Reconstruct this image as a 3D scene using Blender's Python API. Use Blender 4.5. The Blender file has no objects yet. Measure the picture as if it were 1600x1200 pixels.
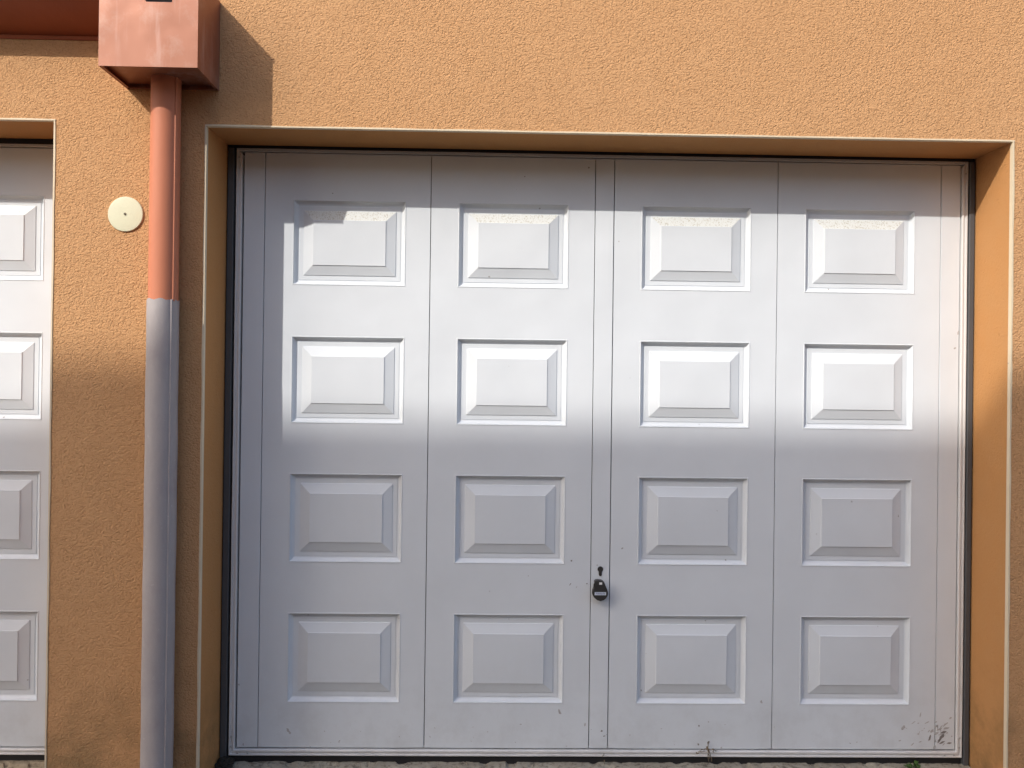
import bpy, bmesh, math, random
from mathutils import Matrix, Vector
S = bpy.context.scene
C = S.collection
random.seed(7)
R = math.radians
H = 1.27                       # height of the camera above the ground
D = 0.1977                     # depth of the reveal: wall face at y=-D, door face at y=0

# ------------------------------------------------------------------ camera
yaw, pitch, roll = 0.0205, 0.0028, 0.0128
Ry = Matrix(((math.cos(yaw), -math.sin(yaw), 0), (math.sin(yaw), math.cos(yaw), 0), (0, 0, 1)))
Rp = Matrix(((1, 0, 0), (0, math.cos(pitch), math.sin(pitch)), (0, -math.sin(pitch), math.cos(pitch))))
E = Rp @ Ry
e0, e1, e2 = E[0], E[1], E[2]
right = math.cos(roll) * e0 + math.sin(roll) * e2
up = -math.sin(roll) * e0 + math.cos(roll) * e2
M = Matrix((right, up, -e1)).transposed().to_4x4()
M.translation = Vector((0, -2.6, H))
cd = bpy.data.cameras.new('camera')
cam = bpy.data.objects.new('camera', cd); C.objects.link(cam)
cam.matrix_world = M
cd.sensor_width = 36; cd.lens = 1230 / 1600 * 36
cd.clip_start = 0.02; cd.clip_end = 300
S.camera = cam

# ------------------------------------------------------------------ sky, sun, exposure
SX, SZ = 0.918, 0.960           # sunlight travels (SX, 1, -SZ)
sun_dir = Vector((SX, 1, -SZ)).normalized()
W = bpy.data.worlds.new('World'); S.world = W; W.use_nodes = True
nt = W.node_tree; nt.nodes.clear()
sky = nt.nodes.new('ShaderNodeTexSky'); sky.sky_type = 'NISHITA'; sky.sun_disc = False
sky.sun_elevation = math.asin(-sun_dir.z)
sky.sun_rotation = math.atan2(-sun_dir.x, -sun_dir.y)
sky.air_density = 1.0; sky.dust_density = 3.0; sky.ozone_density = 1.0
bg = nt.nodes.new('ShaderNodeBackground'); bg.inputs[1].default_value = 0.15
wo = nt.nodes.new('ShaderNodeOutputWorld')
nt.links.new(sky.outputs[0], bg.inputs[0]); nt.links.new(bg.outputs[0], wo.inputs[0])
sl = bpy.data.lights.new('sun', 'SUN'); sl.energy = 2.0; sl.angle = R(0.53); sl.color = (1, 0.95, 0.87)
so = bpy.data.objects.new('sun', sl); C.objects.link(so)
so.rotation_euler = sun_dir.to_track_quat('-Z', 'Y').to_euler(); so.location = (-8, -10, 12)
S.view_settings.view_transform = 'Standard'; S.view_settings.look = 'None'
S.view_settings.exposure = 0.80; S.view_settings.gamma = 1
S.view_settings.use_curve_mapping = False
S.render.engine = 'CYCLES'
S.cycles.max_bounces = 8; S.cycles.diffuse_bounces = 6

# ------------------------------------------------------------------ materials
class N:
    def __init__(s, name):
        s.m = bpy.data.materials.new(name); s.m.use_nodes = True
        s.t = s.m.node_tree; s.b = s.t.nodes['Principled BSDF']
        s.co = s.t.nodes.new('ShaderNodeTexCoord').outputs['Object']
    def n(s, typ, ins=None, **kw):
        n = s.t.nodes.new(typ)
        for k, v in kw.items(): setattr(n, k, v)
        for k, v in (ins or {}).items():
            if hasattr(v, 'is_linked') or isinstance(v, bpy.types.NodeSocket): s.t.links.new(v, n.inputs[k])
            else: n.inputs[k].default_value = v
        return n
    def map(s, scale=(1, 1, 1), rot=(0, 0, 0), loc=(0, 0, 0)):
        return s.n('ShaderNodeMapping', {'Vector': s.co, 'Scale': scale, 'Rotation': rot, 'Location': loc}).outputs[0]
    def noise(s, scale, detail=3, rough=0.5, vec=None, dist=0.0):
        return s.n('ShaderNodeTexNoise', {'Vector': vec or s.co, 'Scale': scale, 'Detail': detail, 'Roughness': rough, 'Distortion': dist}).outputs['Fac']
    def ramp(s, fac, lo, hi, a=0.0, b=1.0):
        return s.n('ShaderNodeMapRange', {'Value': fac, 'From Min': lo, 'From Max': hi, 'To Min': a, 'To Max': b}).outputs[0]
    def math(s, op, a, b=0.0):
        return s.n('ShaderNodeMath', {0: a, 1: b}, operation=op).outputs[0]
    def mix(s, fac, a, b):
        n = s.n('ShaderNodeMix', data_type='RGBA')
        for k, v in ((0, fac), (6, a), (7, b)):
            if isinstance(v, bpy.types.NodeSocket): s.t.links.new(v, n.inputs[k])
            else: n.inputs[k].default_value = (*v, 1) if isinstance(v, tuple) and len(v) == 3 else v
        return n.outputs[2]
    def pos(s):
        return s.n('ShaderNodeSeparateXYZ', {0: s.n('ShaderNodeNewGeometry').outputs['Position']}).outputs
    def bump(s, h, dist, strength=1.0, normal=None):
        ins = {'Height': h, 'Distance': dist, 'Strength': strength}
        if normal: ins['Normal'] = normal
        return s.n('ShaderNodeBump', ins).outputs[0]
    def out(s, color=None, rough=None, normal=None, metal=None, spec=None):
        for k, v in (('Base Color', color), ('Roughness', rough), ('Normal', normal), ('Metallic', metal), ('Specular IOR Level', spec)):
            if v is None: continue
            if isinstance(v, bpy.types.NodeSocket): s.t.links.new(v, s.b.inputs[k])
            else: s.b.inputs[k].default_value = (*v, 1) if isinstance(v, tuple) and len(v) == 3 else v
        return s.m

def stucco(name, coarse):
    a = N(name)
    big = a.noise(1.3, 4, 0.55)
    mid = a.noise(14, 3, 0.6)
    k1, k2 = ((0.565, 0.305, 0.142), (0.605, 0.340, 0.166)) if coarse else ((0.495, 0.242, 0.090), (0.535, 0.268, 0.105))
    col = a.mix(a.ramp(big, 0.3, 0.7), k1, k2)
    col = a.mix(a.ramp(mid, 0.35, 0.75, 0, 0.35), col, (0.515, 0.275, 0.122) if coarse else (0.54, 0.235, 0.07))
    # fine pale / dark grains
    gr = a.noise(260, 2, 0.7)
    col = a.mix(a.ramp(gr, 0.3, 0.7, 0.0, 0.30), col, (0.63, 0.39, 0.205) if coarse else (0.57, 0.30, 0.12))
    # green-grey algae low on the wall near the ground
    p = a.pos()
    low = a.ramp(p[2], 0.04, 0.42, 1.0, 0.0)
    dn = a.ramp(a.noise(7, 5, 0.65), 0.40, 0.62)
    col = a.mix(a.math('MULTIPLY', a.math('MULTIPLY', low, dn), 0.65), col, (0.13, 0.105, 0.05))
    if coarse:
        sc = a.n('ShaderNodeVectorMath', {0: a.n('ShaderNodeTexNoise', {'Vector': a.co, 'Scale': 70.0, 'Detail': 3.0}).outputs['Color']}, operation='SCALE')
        sc.inputs['Scale'].default_value = 0.0065
        wv = a.n('ShaderNodeVectorMath', {0: a.map((1, 1, 1.3), rot=(0, R(18), 0)), 1: sc.outputs[0]}, operation='ADD').outputs[0]
        v = a.n('ShaderNodeTexVoronoi', {'Vector': wv, 'Scale': 105.0, 'Randomness': 1.0}, feature='DISTANCE_TO_EDGE').outputs['Distance']
        cells = a.ramp(v, 0.0, 0.22)
        v2 = a.n('ShaderNodeTexVoronoi', {'Vector': wv, 'Scale': 190.0, 'Randomness': 1.0}, feature='F1').outputs['Distance']
        mask = a.ramp(a.noise(125, 2, 0.5), 0.40, 0.60)           # cracks come and go
        crk = a.math('SUBTRACT', 1.0, a.math('MULTIPLY', a.math('SUBTRACT', 1.0, cells), mask))
        h1 = a.noise(150, 3, 0.6)
        h = a.math('ADD', a.math('MULTIPLY', crk, 0.42), a.math('ADD', a.math('MULTIPLY', h1, 0.85), a.math('MULTIPLY', v2, -0.35)))
        nrm = a.bump(h, 0.0029, 1.0)
        col = a.mix(a.math('MULTIPLY', a.math('SUBTRACT', 1.0, a.ramp(v, 0.0, 0.12)), a.math('MULTIPLY', mask, 0.45)), col, (0.36, 0.16, 0.06))  # cracks with crevice shade painted into the colour, so relief reads in shadow
    else:
        h = a.math('ADD', a.noise(130, 4, 0.65), a.math('MULTIPLY', a.noise(28, 2, 0.5), 0.7))
        pit = a.ramp(a.noise(90, 2, 0.5), 0.27, 0.34)
        nrm = a.bump(a.math('ADD', h, a.math('MULTIPLY', pit, 0.6)), 0.0016, 1.0)
    return a.out(col, 0.9, nrm, spec=0.2)
m_stucco = stucco('rough_ochre_stucco', True)
m_reveal = stucco('smooth_ochre_stucco', False)

def paint(name, base, speck=False, rough=0.42):
    a = N(name)
    a.co = a.n('ShaderNodeNewGeometry').outputs['Position']     # no two panels get the same marks
    c2 = tuple(x * 0.95 for x in base)
    col = a.mix(a.ramp(a.noise(3.5, 4, 0.6), 0.35, 0.7), base, c2)
    p = a.pos()
    low = a.ramp(p[2], 0.05, 0.40, 1.0, 0.0)
    dirt = a.ramp(a.noise(9, 6, 0.7), 0.45, 0.75)
    col = a.mix(a.math('MULTIPLY', a.math('MULTIPLY', low, dirt), 0.30), col, (0.36, 0.34, 0.32))
    # sparse fly specks and chips
    sp = a.ramp(a.noise(55, 1, 0.3), 0.185, 0.165)
    col = a.mix(a.math('MULTIPLY', sp, 0.6), col, (0.20, 0.18, 0.16))
    if speck:
        v = a.ramp(a.noise(210, 2, 0.6, dist=0.4), 0.53, 0.62)
        v2 = a.ramp(a.noise(34, 2, 0.5), 0.30, 0.52, 0.35, 1.0)
        col = a.mix(a.math('MULTIPLY', v, a.math('MULTIPLY', v2, 0.62)), col, (0.40, 0.36, 0.27))
    h = a.math('ADD', a.math('MULTIPLY', a.noise(5.0, 2, 0.4), 4.5), a.math('MULTIPLY', a.noise(420, 2, 0.5), 0.05))
    nrm = a.bump(h, 0.0014, 1.0)
    return a.out(col, a.ramp(a.noise(20, 3, 0.5), 0.3, 0.7, rough - 0.05, rough + 0.08), nrm, spec=0.4)
m_door = paint('white_door_paint', (0.720, 0.760, 0.800))
m_door_speck = paint('white_paint_speckled_with_grime', (0.75, 0.77, 0.75), True)
m_alu = paint('white_coated_aluminium', (0.74, 0.74, 0.74), rough=0.33)
m_bead = paint('cream_plastic_bead', (0.74, 0.62, 0.44), rough=0.5)

def plain(name, col, rough, metal=0.0, var=0.12, sc=30, bd=0.0004, spec=0.4):
    a = N(name)
    c = a.mix(a.noise(sc, 4, 0.6), tuple(x * (1 - var) for x in col), tuple(min(1, x * (1 + var)) for x in col))
    return a.out(c, rough, a.bump(a.noise(sc * 6, 3, 0.6), bd, 1.0), metal, spec)
m_jamb = plain('dark_grey_steel_frame', (0.085, 0.088, 0.095), 0.5)
m_rubber = plain('black_rubber', (0.018, 0.018, 0.02), 0.7)
m_black = plain('black_plastic', (0.042, 0.041, 0.040), 0.36)
m_cream = plain('cream_plastic', (0.70, 0.69, 0.50), 0.45, var=0.03, sc=8)
m_screw = plain('brown_screw', (0.10, 0.08, 0.05), 0.5)
m_label = plain('pale_label', (0.62, 0.68, 0.78), 0.4, var=0.03)
m_blue = plain('dark_blue_print', (0.02, 0.03, 0.16), 0.5)
m_white = plain('white_print', (0.85, 0.85, 0.85), 0.5, var=0.02)
m_rivet = plain('zinc_rivet', (0.55, 0.55, 0.55), 0.35, 0.6)
m_scuff = plain('grey_scuff', (0.47, 0.46, 0.46), 0.8, var=0.5, sc=60)
m_scuff_dark = plain('dark_scuff', (0.25, 0.235, 0.23), 0.8, var=0.5, sc=60)
m_twig = plain('dry_plant_matter', (0.17, 0.13, 0.085), 0.9, var=0.4)
m_leaf = plain('green_leaf', (0.06, 0.12, 0.025), 0.6, var=0.4)
m_soil = plain('dark_soil', (0.03, 0.027, 0.022), 0.95, var=0.5, sc=60, bd=0.003)
m_dark_slot = plain('grey_sheet_inside', (0.10, 0.10, 0.11), 0.6)
m_facade = plain('ochre_render', (0.62, 0.36, 0.18), 0.9, var=0.06, sc=2)
m_glass = plain('window_glass', (0.04, 0.05, 0.06), 0.08)
m_shutter = plain('window_frame_paint', (0.7, 0.7, 0.68), 0.5)

def copper():
    a = N('painted_copper_sheet')
    base = a.mix(a.noise(5, 4, 0.6), (0.285, 0.100, 0.050), (0.335, 0.125, 0.068))
    st = a.noise(1.0, 5, 0.6, vec=a.map((26, 26, 2.2)))
    st2 = a.noise(7, 3, 0.6)
    f = a.math('MULTIPLY', a.ramp(st, 0.50, 0.68), a.ramp(st2, 0.40, 0.6))
    col = a.mix(a.math('MULTIPLY', f, 0.7), base, (0.46, 0.29, 0.245))
    bl = a.ramp(a.noise(11, 5, 0.7), 0.52, 0.70)
    col = a.mix(a.math('MULTIPLY', bl, 0.55), col, (0.37, 0.215, 0.165))
    return a.out(col, a.ramp(st2, 0.3, 0.7, 0.42, 0.58), a.bump(a.noise(6, 2, 0.5), 0.003, 1.0), 0.35, 0.9)
m_copper = copper()
def pipe_mat():
    a = N('painted_copper_pipe')
    base = a.mix(a.noise(1.0, 4, 0.6, vec=a.map((30, 30, 3))), (0.54, 0.185, 0.098), (0.60, 0.225, 0.128))
    return a.out(base, 0.55, a.bump(a.noise(9, 2, 0.5), 0.0012, 1.0), 0.0, 0.3)
m_pipe = pipe_mat()
m_gutter = plain('brown_red_gutter_sheet', (0.33, 0.085, 0.035), 0.4, 0.3, var=0.2, sc=7, bd=0.001)
def sleeve_mat():
    a = N('weathered_grey_pipe')
    n1 = a.noise(1.0, 5, 0.65, vec=a.map((14, 14, 3.0)))
    col = a.mix(a.ramp(n1, 0.3, 0.7), (0.37, 0.335, 0.335), (0.45, 0.41, 0.405))
    col = a.mix(a.math('MULTIPLY', a.ramp(a.noise(9, 5, 0.7), 0.5, 0.72), 0.45), col, (0.34, 0.29, 0.30))
    col = a.mix(a.math('MULTIPLY', a.ramp(a.noise(70, 2, 0.5), 0.68, 0.74), 0.3), col, (0.6, 0.58, 0.58))
    return a.out(col, 0.6, a.bump(a.noise(24, 4, 0.6), 0.0014, 1.0), 0.05, 0.3)
m_sleeve = sleeve_mat()
def concrete(name, a1, a2, dark, bd=0.006, sc=1.0):
    a = N(name)
    col = a.mix(a.ramp(a.noise(9 * sc, 6, 0.7), 0.3, 0.7), a1, a2)
    col = a.mix(a.ramp(a.noise(60 * sc, 4, 0.7), 0.50, 0.66, 0, 0.75), col, dark)
    return a.out(col, 0.95, a.bump(a.noise(55 * sc, 5, 0.7), bd, 1.0), spec=0.2)
m_conc = concrete('rough_worn_concrete', (0.30, 0.27, 0.215), (0.42, 0.39, 0.32), (0.10, 0.075, 0.055))
m_stone = concrete('worn_brown_stone', (0.30, 0.24, 0.16), (0.42, 0.35, 0.25), (0.11, 0.08, 0.05))
m_ground = concrete('asphalt', (0.105, 0.088, 0.070), (0.145, 0.122, 0.098), (0.07, 0.058, 0.045), 0.004, 0.8)

# ------------------------------------------------------------------ helpers
def tag(o, label=None, cat=None, group=None, kind=None):
    for k, v in (('label', label), ('category', cat), ('group', group), ('kind', kind)):
        if v: o[k] = v
    return o
def link(name, me, parent=None, loc=(0, 0, 0)):
    o = bpy.data.objects.new(name, me); C.objects.link(o); o.location = loc
    if parent: o.parent = parent
    return o
def empty(name, loc=(0, 0, 0)):
    o = bpy.data.objects.new(name, None); C.objects.link(o); o.location = loc; o.empty_display_size = 0.1
    return o
def obj(name, bm, mat, parent=None, loc=(0, 0, 0), smooth=False, recalc=True):
    if recalc: bmesh.ops.recalc_face_normals(bm, faces=bm.faces)
    me = bpy.data.meshes.new(name); bm.to_mesh(me); bm.free()
    for m in (mat if isinstance(mat, (list, tuple)) else [mat]): me.materials.append(m)
    if smooth:
        for p in me.polygons: p.use_smooth = True
    return link(name, me, parent, loc)
def box(bm, x0, x1, y0, y1, z0, z1, bev=0.0):
    vs = [bm.verts.new(p) for p in ((x0, y0, z0), (x1, y0, z0), (x1, y1, z0), (x0, y1, z0), (x0, y0, z1), (x1, y0, z1), (x1, y1, z1), (x0, y1, z1))]
    fs = [bm.faces.new([vs[i] for i in q]) for q in ((0, 1, 2, 3), (4, 7, 6, 5), (0, 4, 5, 1), (1, 5, 6, 2), (2, 6, 7, 3), (3, 7, 4, 0))]
    if bev:
        es = list({e for f in fs for e in f.edges})
        bmesh.ops.bevel(bm, geom=es, offset=bev, segments=1, affect='EDGES')
    return bm
def bx(*a, **k): return box(bmesh.new(), *a, **k)
def grid_slab(xs, zs, holes, y0, y1, bev=0.0):
    """slab in the xz plane with rectangular holes, front at y0 and back at y1"""
    xs = sorted(set(xs)); zs = sorted(set(zs))
    bm = bmesh.new(); V = {}
    def v(i, j, k):
        if (i, j, k) not in V: V[(i, j, k)] = bm.verts.new((xs[i], (y0, y1)[k], zs[j]))
        return V[(i, j, k)]
    def solid(i, j):
        if not (0 <= i < len(xs) - 1 and 0 <= j < len(zs) - 1): return False
        cx, cz = (xs[i] + xs[i + 1]) / 2, (zs[j] + zs[j + 1]) / 2
        return not any(a < cx < b and c < cz < d for a, b, c, d in holes)
    for i in range(len(xs) - 1):
        for j in range(len(zs) - 1):
            if not solid(i, j): continue
            bm.faces.new((v(i, j, 0), v(i + 1, j, 0), v(i + 1, j + 1, 0), v(i, j + 1, 0)))
            bm.faces.new((v(i, j, 1), v(i, j + 1, 1), v(i + 1, j + 1, 1), v(i + 1, j, 1)))
            if not solid(i - 1, j): bm.faces.new((v(i, j, 0), v(i, j + 1, 0), v(i, j + 1, 1), v(i, j, 1)))
            if not solid(i + 1, j): bm.faces.new((v(i + 1, j, 0), v(i + 1, j, 1), v(i + 1, j + 1, 1), v(i + 1, j + 1, 0)))
            if not solid(i, j - 1): bm.faces.new((v(i, j, 0), v(i, j, 1), v(i + 1, j, 1), v(i + 1, j, 0)))
            if not solid(i, j + 1): bm.faces.new((v(i, j + 1, 0), v(i + 1, j + 1, 0), v(i + 1, j + 1, 1), v(i, j + 1, 1)))
    return bm
def sweep(path, prof, bm=None):
    """rings of equal length joined into a surface: prof(i) -> list of points"""
    bm = bm or bmesh.new()
    rings = [[bm.verts.new(q) for q in prof(p)] for p in path]
    for a, b in zip(rings, rings[1:]):
        for k in range(len(a)):
            bm.faces.new((a[k], a[(k + 1) % len(a)], b[(k + 1) % len(a)], b[k]))
    bm.faces.new(rings[0]); bm.faces.new(list(reversed(rings[-1])))
    return bm
def extrude_outline(pts, y0, y1, bev=0.0, segs=3):
    """closed outline (x, z) turned into a solid from y0 (front) to y1 (back)"""
    bm = bmesh.new()
    fr = [bm.verts.new((x, y0, z)) for x, z in pts]; bk = [bm.verts.new((x, y1, z)) for x, z in pts]
    f = bm.faces.new(fr); bm.faces.new(list(reversed(bk)))
    n = len(pts)
    for i in range(n): bm.faces.new((fr[i], bk[i], bk[(i + 1) % n], fr[(i + 1) % n]))
    if bev: bmesh.ops.bevel(bm, geom=list(f.edges), offset=bev, segments=segs, affect='EDGES', profile=0.6)
    return bm

# ------------------------------------------------------------------ ground and street
def ground():
    bm = bmesh.new()
    n = 60
    for (x0, x1, y0, y1) in ((-60, 60, -60, -D - 0.001), ):
        vs = [bm.verts.new(p) for p in ((x0, y0, 0), (x1, y0, 0), (x1, 20, 0), (x0, 20, 0))]
        bm.faces.new(vs)
    o = obj('ground', bm, m_ground); tag(o, kind='structure')
ground()

# ------------------------------------------------------------------ the stucco wall with its two openings
OXL, OXR, OZT = -0.8866, 1.5907, H + 0.7769        # main opening
PXR, PZT, PXL = -1.342, H + 0.7847, -3.85          # left opening
T = 0.0036                                         # thickness of the smooth reveal coat
wall = empty('stucco_wall', (0, 0, 0))
tag(wall, 'ochre rough stucco wall around the two white garage doors', 'wall')
WX0, WX1, WZ1, WY1 = -9.0, 7.0, H + 2.6, 0.30
bm = grid_slab([WX0, PXL - T, PXR + T, OXL - T, OXR + T, WX1], [0.004, OZT + T, PZT + T, WZ1],
               [(PXL - T, PXR + T, 0, PZT + T), (OXL - T, OXR + T, 0, OZT + T)], -D, WY1)
obj('rough_render', bm, m_stucco, wall)
def reveals(xl, xr, zt):
    y0, y1 = -D + 0.002, -0.0125
    obj('reveal', bx(xl - T + 0.0005, xl, y0, y1, 0.006, zt), m_reveal, wall)
    obj('reveal', bx(xr, xr + T - 0.0005, y0, y1, 0.006, zt), m_reveal, wall)
    obj('soffit', bx(xl - T + 0.0005, xr + T - 0.0005, y0, y1, zt, zt + T - 0.0005), m_reveal, wall)
    # corner beads: a slim cream angle along each outer edge, slightly wavy where plaster laps over it
    w = 0.0040
    def bead(a, b, side):
        n = 90
        bm = bmesh.new(); rings = []
        for i in range(n + 1):
            t = i / n; p = [a[k] + (b[k] - a[k]) * t for k in range(2)]
            ww = w * (1 + 0.16 * math.sin(t * 41 + side) + random.uniform(-0.14, 0.10))
            pr = 0.0022
            if side == 0:   # along the top
                q = [(p[0], -D - pr, p[1] - 0.0008), (p[0], -D - pr, p[1] + ww), (p[0], -D + 0.006, p[1] + ww), (p[0], -D + 0.012, p[1] - 0.0012)]
            else:
                q = [(p[0] - side * 0.0012, -D - pr, p[1]), (p[0] + side * ww, -D - pr, p[1]), (p[0] + side * ww, -D + 0.006, p[1]), (p[0] - side * 0.0012, -D + 0.012, p[1])]
            rings.append([bm.verts.new(v) for v in q])
        for r0, r1 in zip(rings, rings[1:]):
            for k in range(4): bm.faces.new((r0[k], r0[(k + 1) % 4], r1[(k + 1) % 4], r1[k]))
        bm.faces.new(rings[0]); bm.faces.new(rings[-1])
        obj('corner_bead', bm, m_bead, wall)
    bead((xl, 0.006), (xl, zt - 0.002), -1)
    bead((xr, 0.006), (xr, zt - 0.002), 1)
    bead((xl - w, zt), (xr + w, zt), 0)
reveals(OXL, OXR, OZT)
reveals(PXL, PXR, PZT)

# ------------------------------------------------------------------ garage doors
SEAM = [-0.7655, -0.2216, 0.3218, 0.3850, 0.9309, 1.4799]
PL = [-0.6738, -0.1311, 0.4754, 1.0221]; PR = [-0.3021, 0.2358, 0.8439, 1.3942]
ZT = [0.6049, 0.1569, -0.2938, -0.7515]; ZB = [0.3235, -0.1308, -0.5873, -1.0476]
RINGS = [(0, 0.0), (0.0012, -0.0010), (0.0034, -0.0010), (0.0044, 0.0006), (0.0064, 0.0055), (0.0100, 0.0100), (0.0145, 0.0132), (0.0185, 0.0140),
         (0.0195, 0.0122), (0.0340, 0.0122), (0.0350, 0.0098), (0.0658, 0.0008), (0.0668, -0.0014)]
def raised_panel(w, h, speck):
    bm = bmesh.new(); loops = []
    for o, y in RINGS:
        a, b = w / 2 - o, h / 2 - o
        loops.append([bm.verts.new((-a, y, -b)), bm.verts.new((a, y, -b)), bm.verts.new((a, y, b)), bm.verts.new((-a, y, b))])
    for i, (p, q) in enumerate(zip(loops, loops[1:])):
        for k in range(4):
            f = bm.faces.new((p[k], p[(k + 1) % 4], q[(k + 1) % 4], q[k]))
            if speck and k == 2 and i in (9, 10): f.material_index = 1
    # field with a gentle crown so that it does not read as a perfect plane
    o, y = RINGS[-1]; a, b = w / 2 - o, h / 2 - o
    n = 6; g = {}
    for i in range(n + 1):
        for j in range(n + 1):
            if i in (0, n) and j in (0, n):
                g[i, j] = loops[-1][{(0, 0): 0, (n, 0): 1, (n, n): 2, (0, n): 3}[i, j]]
            else:
                x, z = -a + 2 * a * i / n, -b + 2 * b * j / n
                d = 0.0006 * math.sin(math.pi * i / n) * math.sin(math.pi * j / n)
                g[i, j] = bm.verts.new((x, y - d, z))
    for i in range(n):
        for j in range(n): bm.faces.new((g[i, j], g[i + 1, j], g[i + 1, j + 1], g[i, j + 1]))
    bmesh.ops.recalc_face_normals(bm, faces=bm.faces)
    me = bpy.data.meshes.new('raised_panel'); bm.to_mesh(me); bm.free()
    me.materials.append(m_door); me.materials.append(m_door_speck)
    # flip if normals point into the door
    if me.polygons[-1].normal.y > 0: me.flip_normals()
    return me
def rail(parent, p0, p1, w, inward, sc=1.0):
    """mitred aluminium rail from p0 to p1 (x, z), outer edge on the line, width w towards inward"""
    L = math.hypot(p1[0] - p0[0], p1[1] - p0[1]); dx, dz = (p1[0] - p0[0]) / L, (p1[1] - p0[1]) / L
    ix, iz = inward
    prof = [(0, 0.028), (0, -0.004), (0.0015, -0.0055), (0.0045, -0.0055), (0.0060, -0.0005), (0.0115, -0.0005), (0.0138, -0.0060), (w - 0.002, -0.0060), (w, -0.0045), (w, 0.028)]
    prof = [(o * sc, y) for o, y in prof]
    n = max(2, int(L / 0.12))
    bm = bmesh.new(); rings = []
    for i in range(n + 1):
        t = i / n; ring = []
        wob = random.uniform(-0.0003, 0.0003) if 0 < i < n else 0
        for o, y in prof:
            s = o + (L - 2 * o) * t          # mitred ends
            ring.append(bm.verts.new((p0[0] + dx * s + ix * (o + wob), y, p0[1] + dz * s + iz * (o + wob))))
        rings.append(ring)
    for a, b in zip(rings, rings[1:]):
        for k in range(len(prof)): bm.faces.new((a[k], a[(k + 1) % len(prof)], b[(k + 1) % len(prof)], b[k]))
    bm.faces.new(rings[0]); bm.faces.new(rings[-1])
    return obj('frame_rail', bm, m_alu, parent)
rivet_me = None
def rivet(parent, x, y, z):
    global rivet_me
    if rivet_me is None:
        bm = bmesh.new(); bmesh.ops.create_uvsphere(bm, u_segments=10, v_segments=6, radius=0.0032)
        for v in bm.verts: v.co.y *= 0.55
        rivet_me = bpy.data.meshes.new('rivet'); bm.to_mesh(rivet_me); bm.free(); rivet_me.materials.append(m_rivet)
    link('rivet', rivet_me, parent, (x, y, z))

def garage_door(off, label, fxl, fxr, oxl, oxr, ozt, panels=True):
    root = empty('garage_door', (off, 0, 0)); tag(root, label, 'garage door', 'white panelled garage doors')
    def X(x): return x - off
    fz0, fz1 = H - 1.2195, H + 0.7690
    # dark steel jambs and head behind the leaf, black gap between
    obj('jamb', bx(X(oxl) + 0.001, X(fxl) - 0.006, -0.010, 0.06, 0.02, fz1 - 0.0005, bev=0.002), m_jamb, root)
    obj('jamb', bx(X(fxr) + 0.003, X(oxr) - 0.001, -0.010, 0.06, 0.02, fz1 - 0.0005, bev=0.002), m_jamb, root)
    obj('head', bx(X(oxl) + 0.001, X(oxr) - 0.001, -0.003, 0.06, fz1 + 0.0005, ozt + T - 0.001), m_rubber, root)
    obj('bottom_seal', bx(X(fxl) - 0.002, X(fxr) + 0.002, 0.006, 0.03, H - 1.250, fz0 + 0.004), m_rubber, root)
    obj('backing', bx(X(fxl) - 0.004, X(fxr) + 0.002, 0.030, 0.042, fz0, fz1), m_rubber, root)
    w = 0.0195
    rail(root, (X(fxl), fz0), (X(fxl), fz1), w, (1, 0))
    rail(root, (X(fxr), fz0), (X(fxr), fz1), w, (-1, 0))
    rail(root, (X(fxl), fz1), (X(fxr), fz1), 0.0150, (0, -1), 0.62)
    rail(root, (X(fxl), fz0), (X(fxr), fz0), w + 0.001, (0, 1))
    for x, z in ((X(fxl) + 0.0085, fz0 + 0.030), (X(fxl) + 0.0085, fz0 + 0.062), (X(fxl) + 0.030, fz0 + 0.0085), (X(fxl) + 0.062, fz0 + 0.0085),
                 (X(fxr) - 0.0085, fz0 + 0.034), (X(fxr) - 0.0085, fz0 + 0.066), (X(fxr) - 0.026, fz0 + 0.0085), (X(fxr) - 0.058, fz0 + 0.0085),
                 (X(fxl) + 0.0085, fz1 - 0.030), (X(fxr) - 0.0085, fz1 - 0.040)):
        rivet(root, x, -0.0040, z)
    # boards
    z0, z1 = H - 1.1940, H + 0.7565
    lx, rx = fxl + w + 0.0055, fxr - w - 0.0035
    edges = [lx] + [s + off for s in SEAM] + [rx]
    col = 0
    for i in range(7):
        a, b = edges[i], edges[i + 1]
        if b - a < 0.01: continue
        g0 = 0.0013 if i > 0 else 0; g1 = 0.0013 if i < 6 else 0
        a += g0; b -= g1
        cx = (a + b) / 2
        wide = i in (1, 2, 4, 5)
        if wide:
            holes = []
            xs = [a - cx, b - cx]; zs = [z0, z1]
            pl, pr = PL[col] + off - cx, PR[col] + off - cx
            for r in range(4):
                holes.append((pl, pr, H + ZB[r], H + ZT[r])); zs += [H + ZB[r], H + ZT[r]]
            xs += [pl, pr]
            bm = grid_slab(xs, zs, holes, 0.0, 0.012)
        else:
            bm = bx(a - cx, b - cx, 0.0, 0.012, z0, z1)
        # soft rolled edges along the grooves
        eds = [e for e in bm.edges if all(abs(v.co.y) < 1e-6 for v in e.verts) and
               (all(abs(v.co.x - (a - cx)) < 1e-6 for v in e.verts) or all(abs(v.co.x - (b - cx)) < 1e-6 for v in e.verts)
                or all(abs(v.co.z - z0) < 1e-6 for v in e.verts))]
        bmesh.ops.bevel(bm, geom=eds, offset=0.0012, segments=2, affect='EDGES')
        bd = obj('board', bm, m_door, root, (X(cx), 0.0, 0))
        bd.rotation_euler.z = random.uniform(-0.0009, 0.0009)
        if wide:
            for r in range(4):
                w_, h_ = pr - pl, ZT[r] - ZB[r]
                link('raised_panel', raised_panel(w_ - 0.0002, h_ - 0.0002, r == 0), bd, ((pl + pr) / 2, 0.0, H + (ZT[r] + ZB[r]) / 2))
            col += 1
    return root
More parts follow.
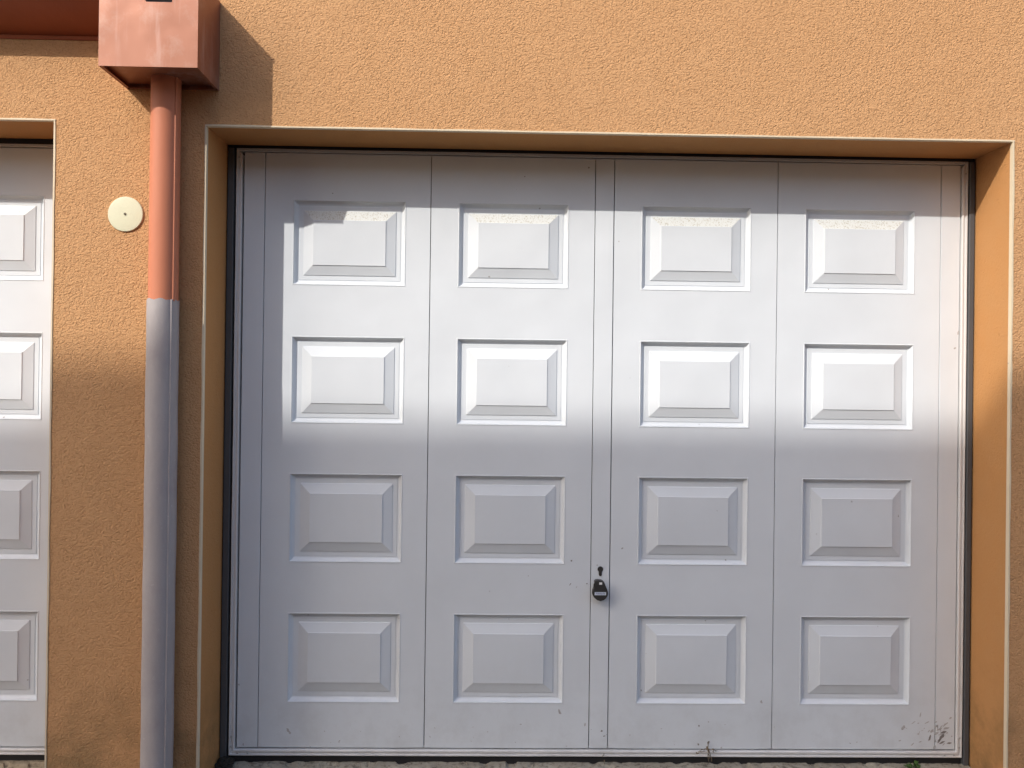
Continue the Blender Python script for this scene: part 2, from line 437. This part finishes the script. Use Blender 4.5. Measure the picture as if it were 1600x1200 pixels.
main_door = garage_door(0.0, 'whole white panelled garage door with black knob, in the centre of the photo', -0.8590, 1.5688, OXL, OXR, OZT)
OFF = -2.8742
left_door = garage_door(OFF, 'white panelled garage door cut off by the left edge of the photo', -0.859 + OFF, -1.3545, PXL, PXR, PZT)

# knob and keyhole of the main door
kx, kz = 0.3502, H - 0.6673
def zp(u, v): return ((u - 360) / 16.667 / 473 * 0.985, -(v - 735) / 16.667 / 473 * 0.985)
outline = [zp(*q) for q in ((212, 478), (240, 455), (300, 445), (400, 455), (440, 476), (470, 510), (492, 570), (512, 625), (545, 690), (566, 750), (570, 800), (556, 860),
           (522, 920), (455, 972), (370, 997), (285, 972), (205, 905), (168, 850), (153, 790), (165, 715), (190, 655), (207, 590), (210, 540), (204, 505))]
bm = extrude_outline(outline, -0.030, -0.012, 0.0035, 4)
knob = obj('door_knob', bm, m_black, main_door, (kx, 0, kz))
bm = bmesh.new(); bmesh.ops.create_cone(bm, segments=20, radius1=0.011, radius2=0.009, depth=0.0135, cap_ends=True)
bmesh.ops.rotate(bm, verts=bm.verts, matrix=Matrix.Rotation(R(90), 3, 'X'))
obj('spindle', bm, m_black, knob, (0.0, -0.0070, -0.004), smooth=False)
a, b = zp(205, 835), zp(520, 755)
obj('label_plate', bx(a[0] + 0.001, b[0] - 0.001, -0.0307, -0.0299, a[1], b[1]), m_label, knob)
a, b = zp(330, 560), zp(405, 500)
obj('white_mark', bx(a[0], b[0], -0.0307, -0.0299, a[1], b[1]), m_white, knob)
fc = bpy.data.curves.new('lettering', 'FONT'); fc.body = 'TOKALITE'; fc.size = 0.0068; fc.align_x = 'CENTER'; fc.align_y = 'CENTER'; fc.extrude = 0.0002
ft = bpy.data.objects.new('tmp', fc); C.objects.link(ft)
bpy.context.view_layer.update()
tm = bpy.data.meshes.new_from_object(ft.evaluated_get(bpy.context.evaluated_depsgraph_get()))
bpy.data.objects.remove(ft); tm.name = 'lettering'; tm.materials.clear(); tm.materials.append(m_blue)
lt = link('lettering', tm, knob, (zp(362, 0)[0], -0.0309, zp(0, 795)[1])); lt.rotation_euler = (R(90), 0, 0)
# euro profile keyhole
r_, sw = 0.0092, 0.0050
ol = []
for k in range(19):
    t = R(-60 + 300 * k / 18); ol.append((r_ * math.cos(t), r_ * math.sin(t) + 0.008))
ol += [(-sw, -0.010), (-0.003, -0.0145), (0.003, -0.0145), (sw, -0.010)]
obj('keyhole', extrude_outline(ol, -0.0022, 0.004, 0.0006, 1), m_black, main_door, (0.3535, 0, H - 0.6095))

# scuffs and chips on the door paint (thin flat marks with a shape of their own)
def streaks(name, items, mat, parent, y=-0.0004):
    bm = bmesh.new()
    for (x, z, l, w, ang) in items:
        c, s = math.cos(ang), math.sin(ang)
        pts = []
        n = 7
        for k in range(n):
            t = k / (n - 1) * 2 - 1
            pts.append((t * l / 2, w / 2 * (1 - t * t) * random.uniform(0.5, 1.2)))
        for k in range(n - 2, 0, -1):
            t = k / (n - 1) * 2 - 1
            pts.append((t * l / 2, -w / 2 * (1 - t * t) * random.uniform(0.5, 1.2)))
        bm.faces.new([bm.verts.new((x + c * u - s * v, y, z + s * u + c * v)) for u, v in pts])
    for f in bm.faces:
        if f.normal.y > 0: f.normal_flip()
    o = obj(name, bm, mat, parent, recalc=False); o['kind'] = 'stuff'
    return o
def px(u, v):                    # photograph pixel on the door plane -> metres (only used to read off positions)
    a, b = u - 800, v - 600
    uu = math.cos(roll) * a + math.sin(roll) * b; ww = -math.sin(roll) * a + math.cos(roll) * b
    d = e0 * (uu / 1230) + e1 - e2 * (ww / 1230)
    t = 2.6 / d.y
    return d.x * t, H + d.z * t
dk, lg = [], []
for (u, v, l, w, an, dark) in ((1471, 1152, 11, 4.5, 55, 1), (1467, 1157, 8, 3, 60, 1), (1474, 1144, 9, 3, 20, 1), (1463, 1146, 7, 3, 30, 0), (1453, 1152, 7, 2.5, 80, 1), (1452, 1155, 6, 2.5, 60, 0),
        (1472, 1160, 9, 2.2, 25, 1), (1483, 1161, 7, 2, 8, 1), (1477, 1132, 9, 2.5, 40, 0), (1463, 1135, 6, 2.5, 40, 0), (1456, 1142, 6, 4, 40, 0), (1448, 1129, 7, 1.4, 25, 0), (1427, 1129, 7, 1.2, 35, 0),
        (1411, 1137, 7, 5, 60, 0), (1406, 1157, 4, 1.5, 20, 0), (1485, 1122, 4, 3, 40, 0), (1479, 1138, 8, 2.5, 20, 0), (1460, 1168, 7, 3, 70, 0), (1189, 1096, 4, 2, 60, 0), (1190, 1097, 4, 2, 100, 0),
        (450, 1141, 7, 3.2, -60, 0), (453, 1145, 4, 3, -80, 0), (380, 1163, 3.5, 1, 90, 1), (874, 1111, 6, 3, -70, 0), (875, 1114, 4, 3, -20, 0), (940, 1142, 3, 2.4, 30, 1), (944, 1150, 3.5, 1.4, 10, 1), (914, 1132, 5, 2, 80, 0),
        (893, 876, 2.6, 2.2, 30, 1), (891, 913, 4, 1.2, 60, 1), (901, 917, 3, 1, 60, 0), (917, 912, 2, 1.6, 0, 1), (933, 883, 2.2, 1.6, 0, 0), (1092, 1134, 2.4, 2.2, 0, 1), (1107, 1128, 2, 2, 0, 0), (1091, 1163, 3.5, 2, -50, 1),
        (1107, 1160, 4.5, 3.2, 60, 1), (1127, 1168, 3, 2, 20, 0), (1497, 520, 6, 2.4, 80, 0), (1492, 544, 4, 3, 30, 0), (520, 302, 1.5, 1.5, 0, 1), (920, 262, 2.2, 2.2, 0, 1), (820, 276, 1.6, 1.4, 0, 1), (967, 377, 1.8, 1.8, 0, 0)):
    x, z = px(u, v); (dk if dark else lg).append((x, z, l * 1.25 / 473, w * 1.35 / 473, R(an)))
rs_ = random.Random(21)
for k in range(34):
    u, v = rs_.gauss(1462, 16), rs_.gauss(1147, 12)
    if u > 1486 or v > 1166: continue
    if abs(u - 1457) < 3: continue
    x, z = px(u, v); lg.append((x, z, rs_.uniform(3, 9) / 473, rs_.uniform(1, 2.6) / 473, R(rs_.gauss(40, 22))))
for k in range(26):
    u, v = rs_.uniform(420, 1440), 1168 - abs(rs_.gauss(0, 26))
    x, z = px(u, v); lg.append((x, z, rs_.uniform(1.5, 4) / 473, rs_.uniform(0.8, 1.8) / 473, R(rs_.uniform(0, 180))))
streaks('scuff_marks', lg, m_scuff, main_door)
streaks('paint_chips', dk, m_scuff_dark, main_door, -0.0006)

# dark seam lines hugging the pressed mouldings are part of the relief; nothing painted.

# ------------------------------------------------------------------ thresholds
def threshold(name, x0, x1, mat, label, amp, layered):
    nx, ny = int((x1 - x0) / 0.008), 30
    bm = bmesh.new(); g = {}
    rnd = random.Random(3)
    yb, yf = 0.028, -D - 0.03
    from mathutils import noise as mn
    top = H - 1.2425
    for i in range(nx + 1):
        for j in range(ny + 1):
            x = x0 + (x1 - x0) * i / nx; y = yb + (yf - yb) * j / ny
            n = mn.noise(Vector((x * 9, y * 14, 0))) * 0.6 + mn.noise(Vector((x * 45, y * 60, 3))) * 0.4 + mn.noise(Vector((x * 130, y * 160, 3))) * 0.25
            z = top + amp * n - 0.010 * max(0, j / ny - 0.15)
            if layered:
                z -= 0.011 * math.floor((0.03 - y + 0.012 * mn.noise(Vector((x * 12, 5, 1)))) / 0.045)
            else:
                pit = mn.noise(Vector((x * 22, y * 30, 9)))
                if pit > 0.18: z -= min(0.012, (pit - 0.18) * 0.05) * min(1, j / 4)
            g[i, j] = bm.verts.new((x, y, z))
    for i in range(nx):
        for j in range(ny): bm.faces.new((g[i, j], g[i, j + 1], g[i + 1, j + 1], g[i + 1, j]))
    # front apron down to the ground and closed ends
    fb = [bm.verts.new((x0 + (x1 - x0) * i / nx, yf, -0.02)) for i in range(nx + 1)]
    for i in range(nx): bm.faces.new((g[i, ny], fb[i], fb[i + 1], g[i + 1, ny]))
    for i, f in ((0, fb[0]), (nx, fb[nx])):
        bk = bm.verts.new((g[i, 0].co.x, yb, -0.02))
        bm.faces.new([g[i, j] for j in range(ny + 1)] + [f, bk])
    o = obj(name, bm, mat, recalc=True)
    tag(o, label, 'threshold')
threshold('door_threshold', OXL + 0.012, OXR - 0.003, m_conc, 'rough grey concrete threshold under the whole white garage door', 0.0045, False)
threshold('door_threshold', PXL + 0.003, PXR - 0.014, m_stone, 'worn brown layered stone threshold under the cut-off left garage door', 0.003, True)

# ------------------------------------------------------------------ downpipe
def tube(r, z0, z1, wall_t=0.0015, seam=None, seg=56, wob=0.0):
    """round pipe with an optional standing lock seam: seam=(angle, width, height)"""
    bm = bmesh.new(); n = max(2, int((z1 - z0) / 0.05)); rings = []
    for i in range(n + 1):
        z = z0 + (z1 - z0) * i / n; ring = []
        for k in range(seg):
            t = 2 * math.pi * k / seg; rr = r
            if seam:
                d = (t - seam[0] + math.pi) % (2 * math.pi) - math.pi
                if abs(d) < seam[1]: rr += seam[2]
            rr += wob * math.sin(3 * t + z * 9) * 0.5 + wob * math.sin(z * 23 + t)
            zz = z
            if wob and i == n: zz += 0.0022 * math.sin(t * 7) + random.uniform(-0.0010, 0.0010)
            ring.append(bm.verts.new((rr * math.sin(t), -rr * math.cos(t), zz)))
        rings.append(ring)
    for a, b in zip(rings, rings[1:]):
        for k in range(seg): bm.faces.new((a[k], a[(k + 1) % seg], b[(k + 1) % seg], b[k]))
    # inner wall at the top rim
    inn = [bm.verts.new((v.co.x * (1 - wall_t / r), v.co.y * (1 - wall_t / r), v.co.z)) for v in rings[-1]]
    inn2 = [bm.verts.new((v.co.x, v.co.y, v.co.z - 0.02)) for v in inn]
    for k in range(seg):
        k2 = (k + 1) % seg
        bm.faces.new((rings[-1][k], rings[-1][k2], inn[k2], inn[k])); bm.faces.new((inn[k], inn[k2], inn2[k2], inn2[k]))
    return bm
def auto_smooth(o, ang=35):
    me = o.data
    for p in me.polygons: p.use_smooth = True
    me.set_sharp_from_angle(angle=R(ang))
PX, PY = -0.9895, -D - 0.0475
pipe = empty('downpipe', (PX, PY, 0)); tag(pipe, 'round salmon downpipe with a grey weathered lower sleeve between the two doors', 'downpipe')
up_p = obj('upper_pipe', tube(0.0418, H + 0.2375, H + 0.915, seam=(R(64), 0.09, 0.0032), seg=140), m_pipe, pipe); auto_smooth(up_p)
sl_p = obj('lower_sleeve', tube(0.0448, 0.0, H + 0.2415, 0.002, seam=(R(55), 0.07, 0.0028), seg=140, wob=0.0005), m_sleeve, pipe); auto_smooth(sl_p)

# ------------------------------------------------------------------ rain hopper
HX0, HX1, HZ0, HZ1, HD = -1.1255, -0.8499, H + 0.8835, H + 1.1520, 0.1750
hop = empty('rain_hopper', ((HX0 + HX1) / 2, -D, HZ0)); tag(hop, 'square coppery sheet metal rain hopper at the top of the downpipe', 'rain hopper')
ox, oy, oz = hop.location
def hb(name, x0, x1, y0, y1, z0, z1, mat=m_copper, bev=0.0): return obj(name, bx(x0 - ox, x1 - ox, y0 - oy, y1 - oy, z0 - oz, z1 - oz, bev=bev), mat, hop)
t_ = 0.0022; yF = -D - HD
# front sheet with an overflow slot whose lower left corner is cut at a slant
sx0, sx1, sz0, sz1 = -1.0106, -0.9228, H + 1.0660, H + 1.105
fr = bmesh.new()
def quadset(y):
    v = lambda x, z: fr.verts.new((x - ox, y - oy, z - oz))
    return {'bl': v(HX0, HZ0), 'br': v(HX1, HZ0), 'tr': v(HX1, HZ1), 'tl': v(HX0, HZ1),
            'a': v(sx0 + 0.016, sz0), 'b': v(sx1, sz0), 'c': v(sx1, sz1), 'd': v(sx0, sz1), 'e': v(sx0, sz0 + 0.022),
            'l1': v(HX0, sz0), 'r1': v(HX1, sz0), 'l2': v(HX0, sz1), 'r2': v(HX1, sz1), 'm1': v(sx0 + 0.016, HZ0), 'm2': v(sx1, HZ0), 'n1': v(sx0, HZ1), 'n2': v(sx1, HZ1)}
F, Bk = quadset(yF), quadset(yF + t_)
for Q, rev in ((F, False), (Bk, True)):
    for q in (('bl', 'm1', 'a', 'l1'), ('m1', 'm2', 'b', 'a'), ('m2', 'br', 'r1', 'b'), ('l1', 'a', 'e', 'd', 'l2'), ('b', 'r1', 'r2', 'c'), ('l2', 'd', 'n1', 'tl'), ('d', 'c', 'n2', 'n1'), ('c', 'r2', 'tr', 'n2')):
        vs = [Q[k] for k in q]; fr.faces.new(vs[::-1] if rev else vs)
for a_, b_ in (('a', 'b'), ('b', 'c'), ('c', 'd'), ('d', 'e'), ('e', 'a'), ('bl', 'm1'), ('m1', 'm2'), ('m2', 'br'), ('br', 'r1'), ('r1', 'r2'), ('r2', 'tr'), ('tl', 'l2'), ('l2', 'l1'), ('l1', 'bl'), ('tr', 'n2'), ('n2', 'n1'), ('n1', 'tl')):
    fr.faces.new((F[a_], F[b_], Bk[b_], Bk[a_]))
obj('front_sheet', fr, m_copper, hop)
hb('side_sheet', HX0, HX0 + t_, yF + t_, -D - 0.0005, HZ0, HZ1)
hb('side_sheet', HX1 - t_, HX1, yF + t_, -D - 0.0005, HZ0, HZ1)
hb('back_sheet', HX0 + t_, HX1 - t_, -D - 0.0030, -D - 0.0005, HZ0 + 0.001, HZ1)
hb('bottom_sheet', HX0 + t_, HX1 - t_, yF + t_, -D - 0.003, HZ0 + 0.013, HZ0 + 0.0150)
hb('hem', HX0 + t_, HX0 + 0.010, yF + t_, -D - 0.011, HZ0 + 0.0005, HZ0 + 0.0022)
hb('hem', HX1 - 0.010, HX1 - t_, yF + t_, -D - 0.011, HZ0 + 0.0005, HZ0 + 0.0022)
hb('hem', HX0 + 0.010, HX1 - 0.010, -D - 0.011, -D - 0.0031, HZ0 + 0.0005, HZ0 + 0.0022)
hb('slot_dark_sheet', HX0 + 0.03, HX1 - 0.03, yF + 0.03, yF + 0.033, HZ0 + 0.05, HZ1 - 0.01, m_dark_slot)  # dark grey sheet standing in for the dark inside of the slot
hb('top_rim', HX0 - 0.003, HX1 + 0.003, yF - 0.003, yF - 0.0002, HZ1 - 0.012, HZ1 + 0.001)

# ------------------------------------------------------------------ eaves gutter running into the hopper from the left
gz = H + 1.0405
bm = bmesh.new(); G = []
prof = [(-D - 0.0008, gz), (-D - 0.128, gz + 0.060), (-D - 0.135, gz + 0.066), (-D - 0.135, gz + 0.145), (-D - 0.128, gz + 0.150), (-D - 0.128, gz + 0.145), (-D - 0.131, gz + 0.143), (-D - 0.131, gz + 0.068), (-D - 0.127, gz + 0.0640), (-D - 0.004, gz + 0.004), (-D - 0.004, gz + 0.150), (-D - 0.0008, gz + 0.150)]
rs = []
for x in (-6.0, -4.5, -3.0, -2.2, HX0 - 0.0008): rs.append([bm.verts.new((x, y, z)) for y, z in prof])
for a, b in zip(rs, rs[1:]):
    for k in range(len(prof)): bm.faces.new((a[k], a[(k + 1) % len(prof)], b[(k + 1) % len(prof)], b[k]))
bm.faces.new(rs[0]); bm.faces.new(rs[-1][::-1])
gut = empty('eaves_gutter', (HX0, -D, gz)); tag(gut, 'dark brown-red sheet metal gutter on the wall left of the rain hopper', 'gutter')
o = obj('gutter_trough', bm, m_gutter, gut); o.location = (-HX0, D, -gz)
o = obj('flashing_strip', bx(-6, HX0 - 0.001, -D - 0.0035, -D - 0.0006, gz - 0.013, gz - 0.0005, bev=0.0006), m_gutter, gut); o.location = (-HX0, D, -gz)
# roof edge above the opening of the frame: tiled eaves are outside the photo, not built

# ------------------------------------------------------------------ round cover plate
disc = empty('cover_plate', (-1.1244, -D, H + 0.5044)); tag(disc, 'round cream plastic cover plate screwed to the wall left of the downpipe', 'cover plate')
bm = bmesh.new(); rr = [(0.0530, 0.0), (0.0530, -0.0035), (0.0515, -0.0052), (0.044, -0.0060), (0.02, -0.0066), (0.0, -0.0068)]
seg = 64; rings = []
for r0, y in rr[:-1]: rings.append([bm.verts.new((r0 * math.cos(2 * math.pi * k / seg), y, r0 * math.sin(2 * math.pi * k / seg))) for k in range(seg)])
cv = bm.verts.new((0, rr[-1][1], 0))
for a, b in zip(rings, rings[1:]):
    for k in range(seg): bm.faces.new((a[k], a[(k + 1) % seg], b[(k + 1) % seg], b[k]))
for k in range(seg): bm.faces.new((rings[-1][k], rings[-1][(k + 1) % seg], cv))
auto_smooth(obj('disc', bm, m_cream, disc))
bm = bmesh.new(); bmesh.ops.create_cone(bm, segments=16, radius1=0.0040, radius2=0.0034, depth=0.002, cap_ends=True)
bmesh.ops.rotate(bm, verts=bm.verts, matrix=Matrix.Rotation(R(90), 3, 'X'))
obj('screw', bm, m_screw, disc, (0, -0.0074, 0))

# ------------------------------------------------------------------ weeds, twigs, dirt
def leaf(bm, base, d, l, w, tilt):
    d = Vector(d).normalized(); side = d.cross(Vector((0, 0, 1))).normalized(); upv = side.cross(d)
    pts = [(0, 0), (0.25, 0.8), (0.55, 1.0), (0.8, 0.6), (1, 0)]
    mid = [bm.verts.new(Vector(base) + d * l * t + upv * (tilt * l * t * (1 - t))) for t, _ in pts]
    L_ = [bm.verts.new(Vector(base) + d * l * t + side * w * s / 2 + upv * (tilt * l * t * (1 - t) + 0.15 * w)) for t, s in pts[1:-1]]
    R_ = [bm.verts.new(Vector(base) + d * l * t - side * w * s / 2 + upv * (tilt * l * t * (1 - t) + 0.15 * w)) for t, s in pts[1:-1]]
    for sd in (L_, R_):
        bm.faces.new((mid[0], mid[1], sd[0])); bm.faces.new((mid[1], mid[2], sd[1], sd[0])); bm.faces.new((mid[2], mid[3], sd[2], sd[1])); bm.faces.new((mid[3], mid[4], sd[2]))
weed = empty('weed', (1.392, -0.034, H - 1.246)); tag(weed, 'small green weed growing at the right end of the concrete threshold', 'weed')
rw = random.Random(5)
for k in range(15):
    an = R(rw.uniform(0, 360)); bm = bmesh.new(); el = rw.uniform(0.15, 0.9)
    leaf(bm, (rw.uniform(-0.016, 0.016), rw.uniform(-0.012, 0.012), rw.uniform(0.0, 0.008)), (math.cos(an), math.sin(an), el), rw.uniform(0.020, 0.036), rw.uniform(0.009, 0.014), 0.5)
    obj('leaf', bm, m_leaf, weed, recalc=False)
def twig_thing(name, loc, segs, label, cat, mat=m_twig, r=0.0012):
    root = empty(name, loc); tag(root, label, cat)
    for s in segs:
        bm = bmesh.new(); rings = []
        for i, p in enumerate(s):
            rr_ = r * (1 - 0.5 * i / len(s))
            rings.append([bm.verts.new((p[0] + rr_ * math.cos(q), p[1] + rr_ * math.sin(q) * 0.8, p[2] + rr_ * 0.6 * math.sin(q + 1))) for q in (0, 1.57, 3.14, 4.71)])
        for a, b in zip(rings, rings[1:]):
            for k in range(4): bm.faces.new((a[k], a[(k + 1) % 4], b[(k + 1) % 4], b[k]))
        bm.faces.new(rings[0]); bm.faces.new(rings[-1])
        obj('stem', bm, mat, root)
    return root
tw = px(1105, 1168)
rt = random.Random(11)
def squig(x, z, dx, dz, n=6, j=0.002):
    return [(x + dx * i / n + rt.uniform(-j, j), -0.0085 - rt.uniform(0, 0.004), z + dz * i / n + rt.uniform(-j, j)) for i in range(n + 1)]
segs = [squig(0, 0.022, 0.002, -0.062), squig(0.0, 0.010, 0.012, -0.050), squig(-0.004, 0.006, 0.010, -0.040), squig(-0.024, -0.004, 0.024, 0.006), squig(-0.030, -0.010, 0.018, 0.003), squig(0.012, 0.0, 0.018, -0.006), squig(0.016, 0.002, 0.004, -0.014), squig(-0.040, -0.014, 0.010, 0.001), squig(-0.012, 0.0, 0.02, -0.004)]
twig_thing('dry_twig', (tw[0], 0, tw[1]), segs, 'dry brown twigs caught on the bottom rail of the central garage door', 'twig', r=0.0016)
tw = px(730, 1190)
segs = [squig(0, 0.004, 0.003, -0.03), squig(-0.02, 0.004, 0.022, 0.003), squig(-0.012, -0.004, 0.018, 0.012), squig(0.004, 0.002, 0.014, 0.003)]
twig_thing('dry_root', (tw[0], -0.004, tw[1]), segs, 'pale dry root lying on the threshold below the second board of the central door', 'root', plain('pale_dry_root', (0.42, 0.36, 0.28), 0.9), r=0.0014)
tw = px(943, 1183)
segs = [squig(0.0, 0.018, -0.006, -0.012), squig(0.0, -0.006, 0.002, -0.022)]
twig_thing('dry_stalk', (tw[0], -0.001, tw[1]), segs, 'short dry stalk below the black knob on the bottom rail', 'stalk', r=0.0011)
# clump of dark dirt in the lower left corner of the reveal
from mathutils import noise as mn
bm = bmesh.new(); bmesh.ops.create_icosphere(bm, subdivisions=4, radius=1)
for v in bm.verts:
    n = 1 + 0.45 * mn.noise(v.co * 2.3) + 0.25 * mn.noise(v.co * 6)
    v.co = Vector((v.co.x * 0.028 * n, v.co.y * 0.030 * n, v.co.z * 0.020 * n))
o = obj('dirt_clump', bm, m_soil, None, (OXL + 0.020, -0.030, H - 1.237)); tag(o, 'clump of dark dirt in the lower left corner of the central opening', 'dirt')
# loose grit on the threshold
bm = bmesh.new(); rg = random.Random(9)
for k in range(700):
    x = rg.uniform(OXL + 0.04, OXR - 0.02); y = rg.uniform(-0.19, -0.004); s = rg.uniform(0.0012, 0.0045)
    m = Matrix.Translation((x, y, H - 1.2425 - 0.004 * (-y / D) + rg.uniform(-0.001, 0.002))) @ Matrix.Rotation(rg.uniform(0, 6), 4, 'Z') @ Matrix.Diagonal((s * rg.uniform(0.8, 1.8), s, s * rg.uniform(0.5, 1), 1))
    bmesh.ops.create_cube(bm, size=1.0, matrix=m) if k % 2 else bmesh.ops.create_icosphere(bm, subdivisions=1, radius=0.6, matrix=m)
o = obj('loose_grit', bm, concrete('grit', (0.30, 0.27, 0.22), (0.45, 0.42, 0.36), (0.10, 0.08, 0.06), 0.001), None); tag(o, 'loose grit and crumbs on the concrete threshold', 'grit', kind='stuff')

# ------------------------------------------------------------------ the building across the street that shades the lower half of the wall
BY = -9.0
BZ = H - 0.195 + SZ * 9.0
bl = empty('building', (0, BY, 0)); tag(bl, 'ochre flat-roofed building across the street whose roof shades the lower wall', 'building')
def lb(name, x0, x1, y0, y1, z0, z1, mat, parent=bl):
    o = obj(name, bx(x0, x1, y0 - (BY if parent is bl else 0), y1 - (BY if parent is bl else 0), z0, z1), mat, parent); return o
xs, zs, holes = [-11.0, -3.5], [0.002, BZ - 0.12], []
for fl in range(3):
    for k in range(2):
        x = -9.8 + 3.2 * k; z = 0.95 + 2.9 * fl
        if z + 1.4 > BZ - 0.4: continue
        xs += [x, x + 1.2]; zs += [z, z + 1.35]; holes.append((x, x + 1.2, z, z + 1.35))
obj('facade', grid_slab(xs, zs, holes, BY - 0.3, BY), m_facade, bl).location = (0, -BY, 0)
lb('rear_block', -11.0, -3.5, BY - 9, BY - 0.31, 0.002, BZ - 0.13, m_facade)
lb('parapet_cap', -11.1, -3.4, BY - 9.1, BY + 0.08, BZ - 0.119, BZ, m_facade)
win_me = None
for (x0, x1, z0, z1) in holes:
    w = obj('window', grid_slab([0, 0.06, 0.57, 0.63, 1.14, 1.2], [0, 0.06, 1.29, 1.35], [(0.06, 0.57, 0.06, 1.29), (0.63, 1.14, 0.06, 1.29)], -0.06, 0.0), m_shutter, bl, (x0, -0.10, z0)) if win_me is None else link('window', win_me, bl, (x0, -0.10, z0))
    win_me = w.data
pane_me = None
for w in [o for o in bl.children if o.name.startswith('window')]:
    if pane_me is None:
        p = obj('pane', bx(0.055, 1.145, -0.045, -0.030, 0.055, 1.295), m_glass, w); pane_me = p.data
    else: link('pane', pane_me, w)

# unseen lower ochre building, added to cover low sky and bounce warm light
ly = BY - 1.0
lr = empty('building', (2.0, ly, 0)); tag(lr, 'unseen two-storey ochre building with garage doors, added to block low sky and bounce warm light', 'building')
xs, zs, holes, wh = [-3.3, 12.0], [0.002, 4.9], [], []
for k in range(5):
    x = -2.8 + 2.95 * k; xs += [x, x + 2.4]; zs += [2.1]; holes.append((x, x + 2.4, 0, 2.1))
    xs += [x + 0.6, x + 1.8]; zs += [3.1, 4.3]; wh.append((x + 0.6, x + 1.8, 3.1, 4.3))
obj('facade', grid_slab(xs, zs, holes + wh, ly - 0.3, ly), m_facade, lr).location = (-2.0, -ly, 0)
obj('rear_block', bx(-5.3, 10.0, -5.5, -0.31, 0.002, 4.89), m_facade, lr)
obj('roof_slab', bx(-5.35, 10.05, -5.55, 0.06, 4.902, 5.02), m_facade, lr)
for h_ in holes:
    obj('door_leaf', bx(h_[0] + 0.01 - 2, h_[1] - 0.01 - 2, -0.22, -0.18, 0.02, 2.09), m_reveal, lr)
for h_ in wh:
    wn = obj('window', grid_slab([0.001, 0.06, 0.57, 0.63, 1.14, 1.199], [0.001, 0.06, 1.14, 1.199], [(0.06, 0.57, 0.06, 1.14), (0.63, 1.14, 0.06, 1.14)], -0.06, 0.0), m_shutter, lr, (h_[0] - 2, -0.10, h_[2]))
    obj('pane', bx(0.055, 1.145, -0.045, -0.030, 0.055, 1.145), m_glass, wn)
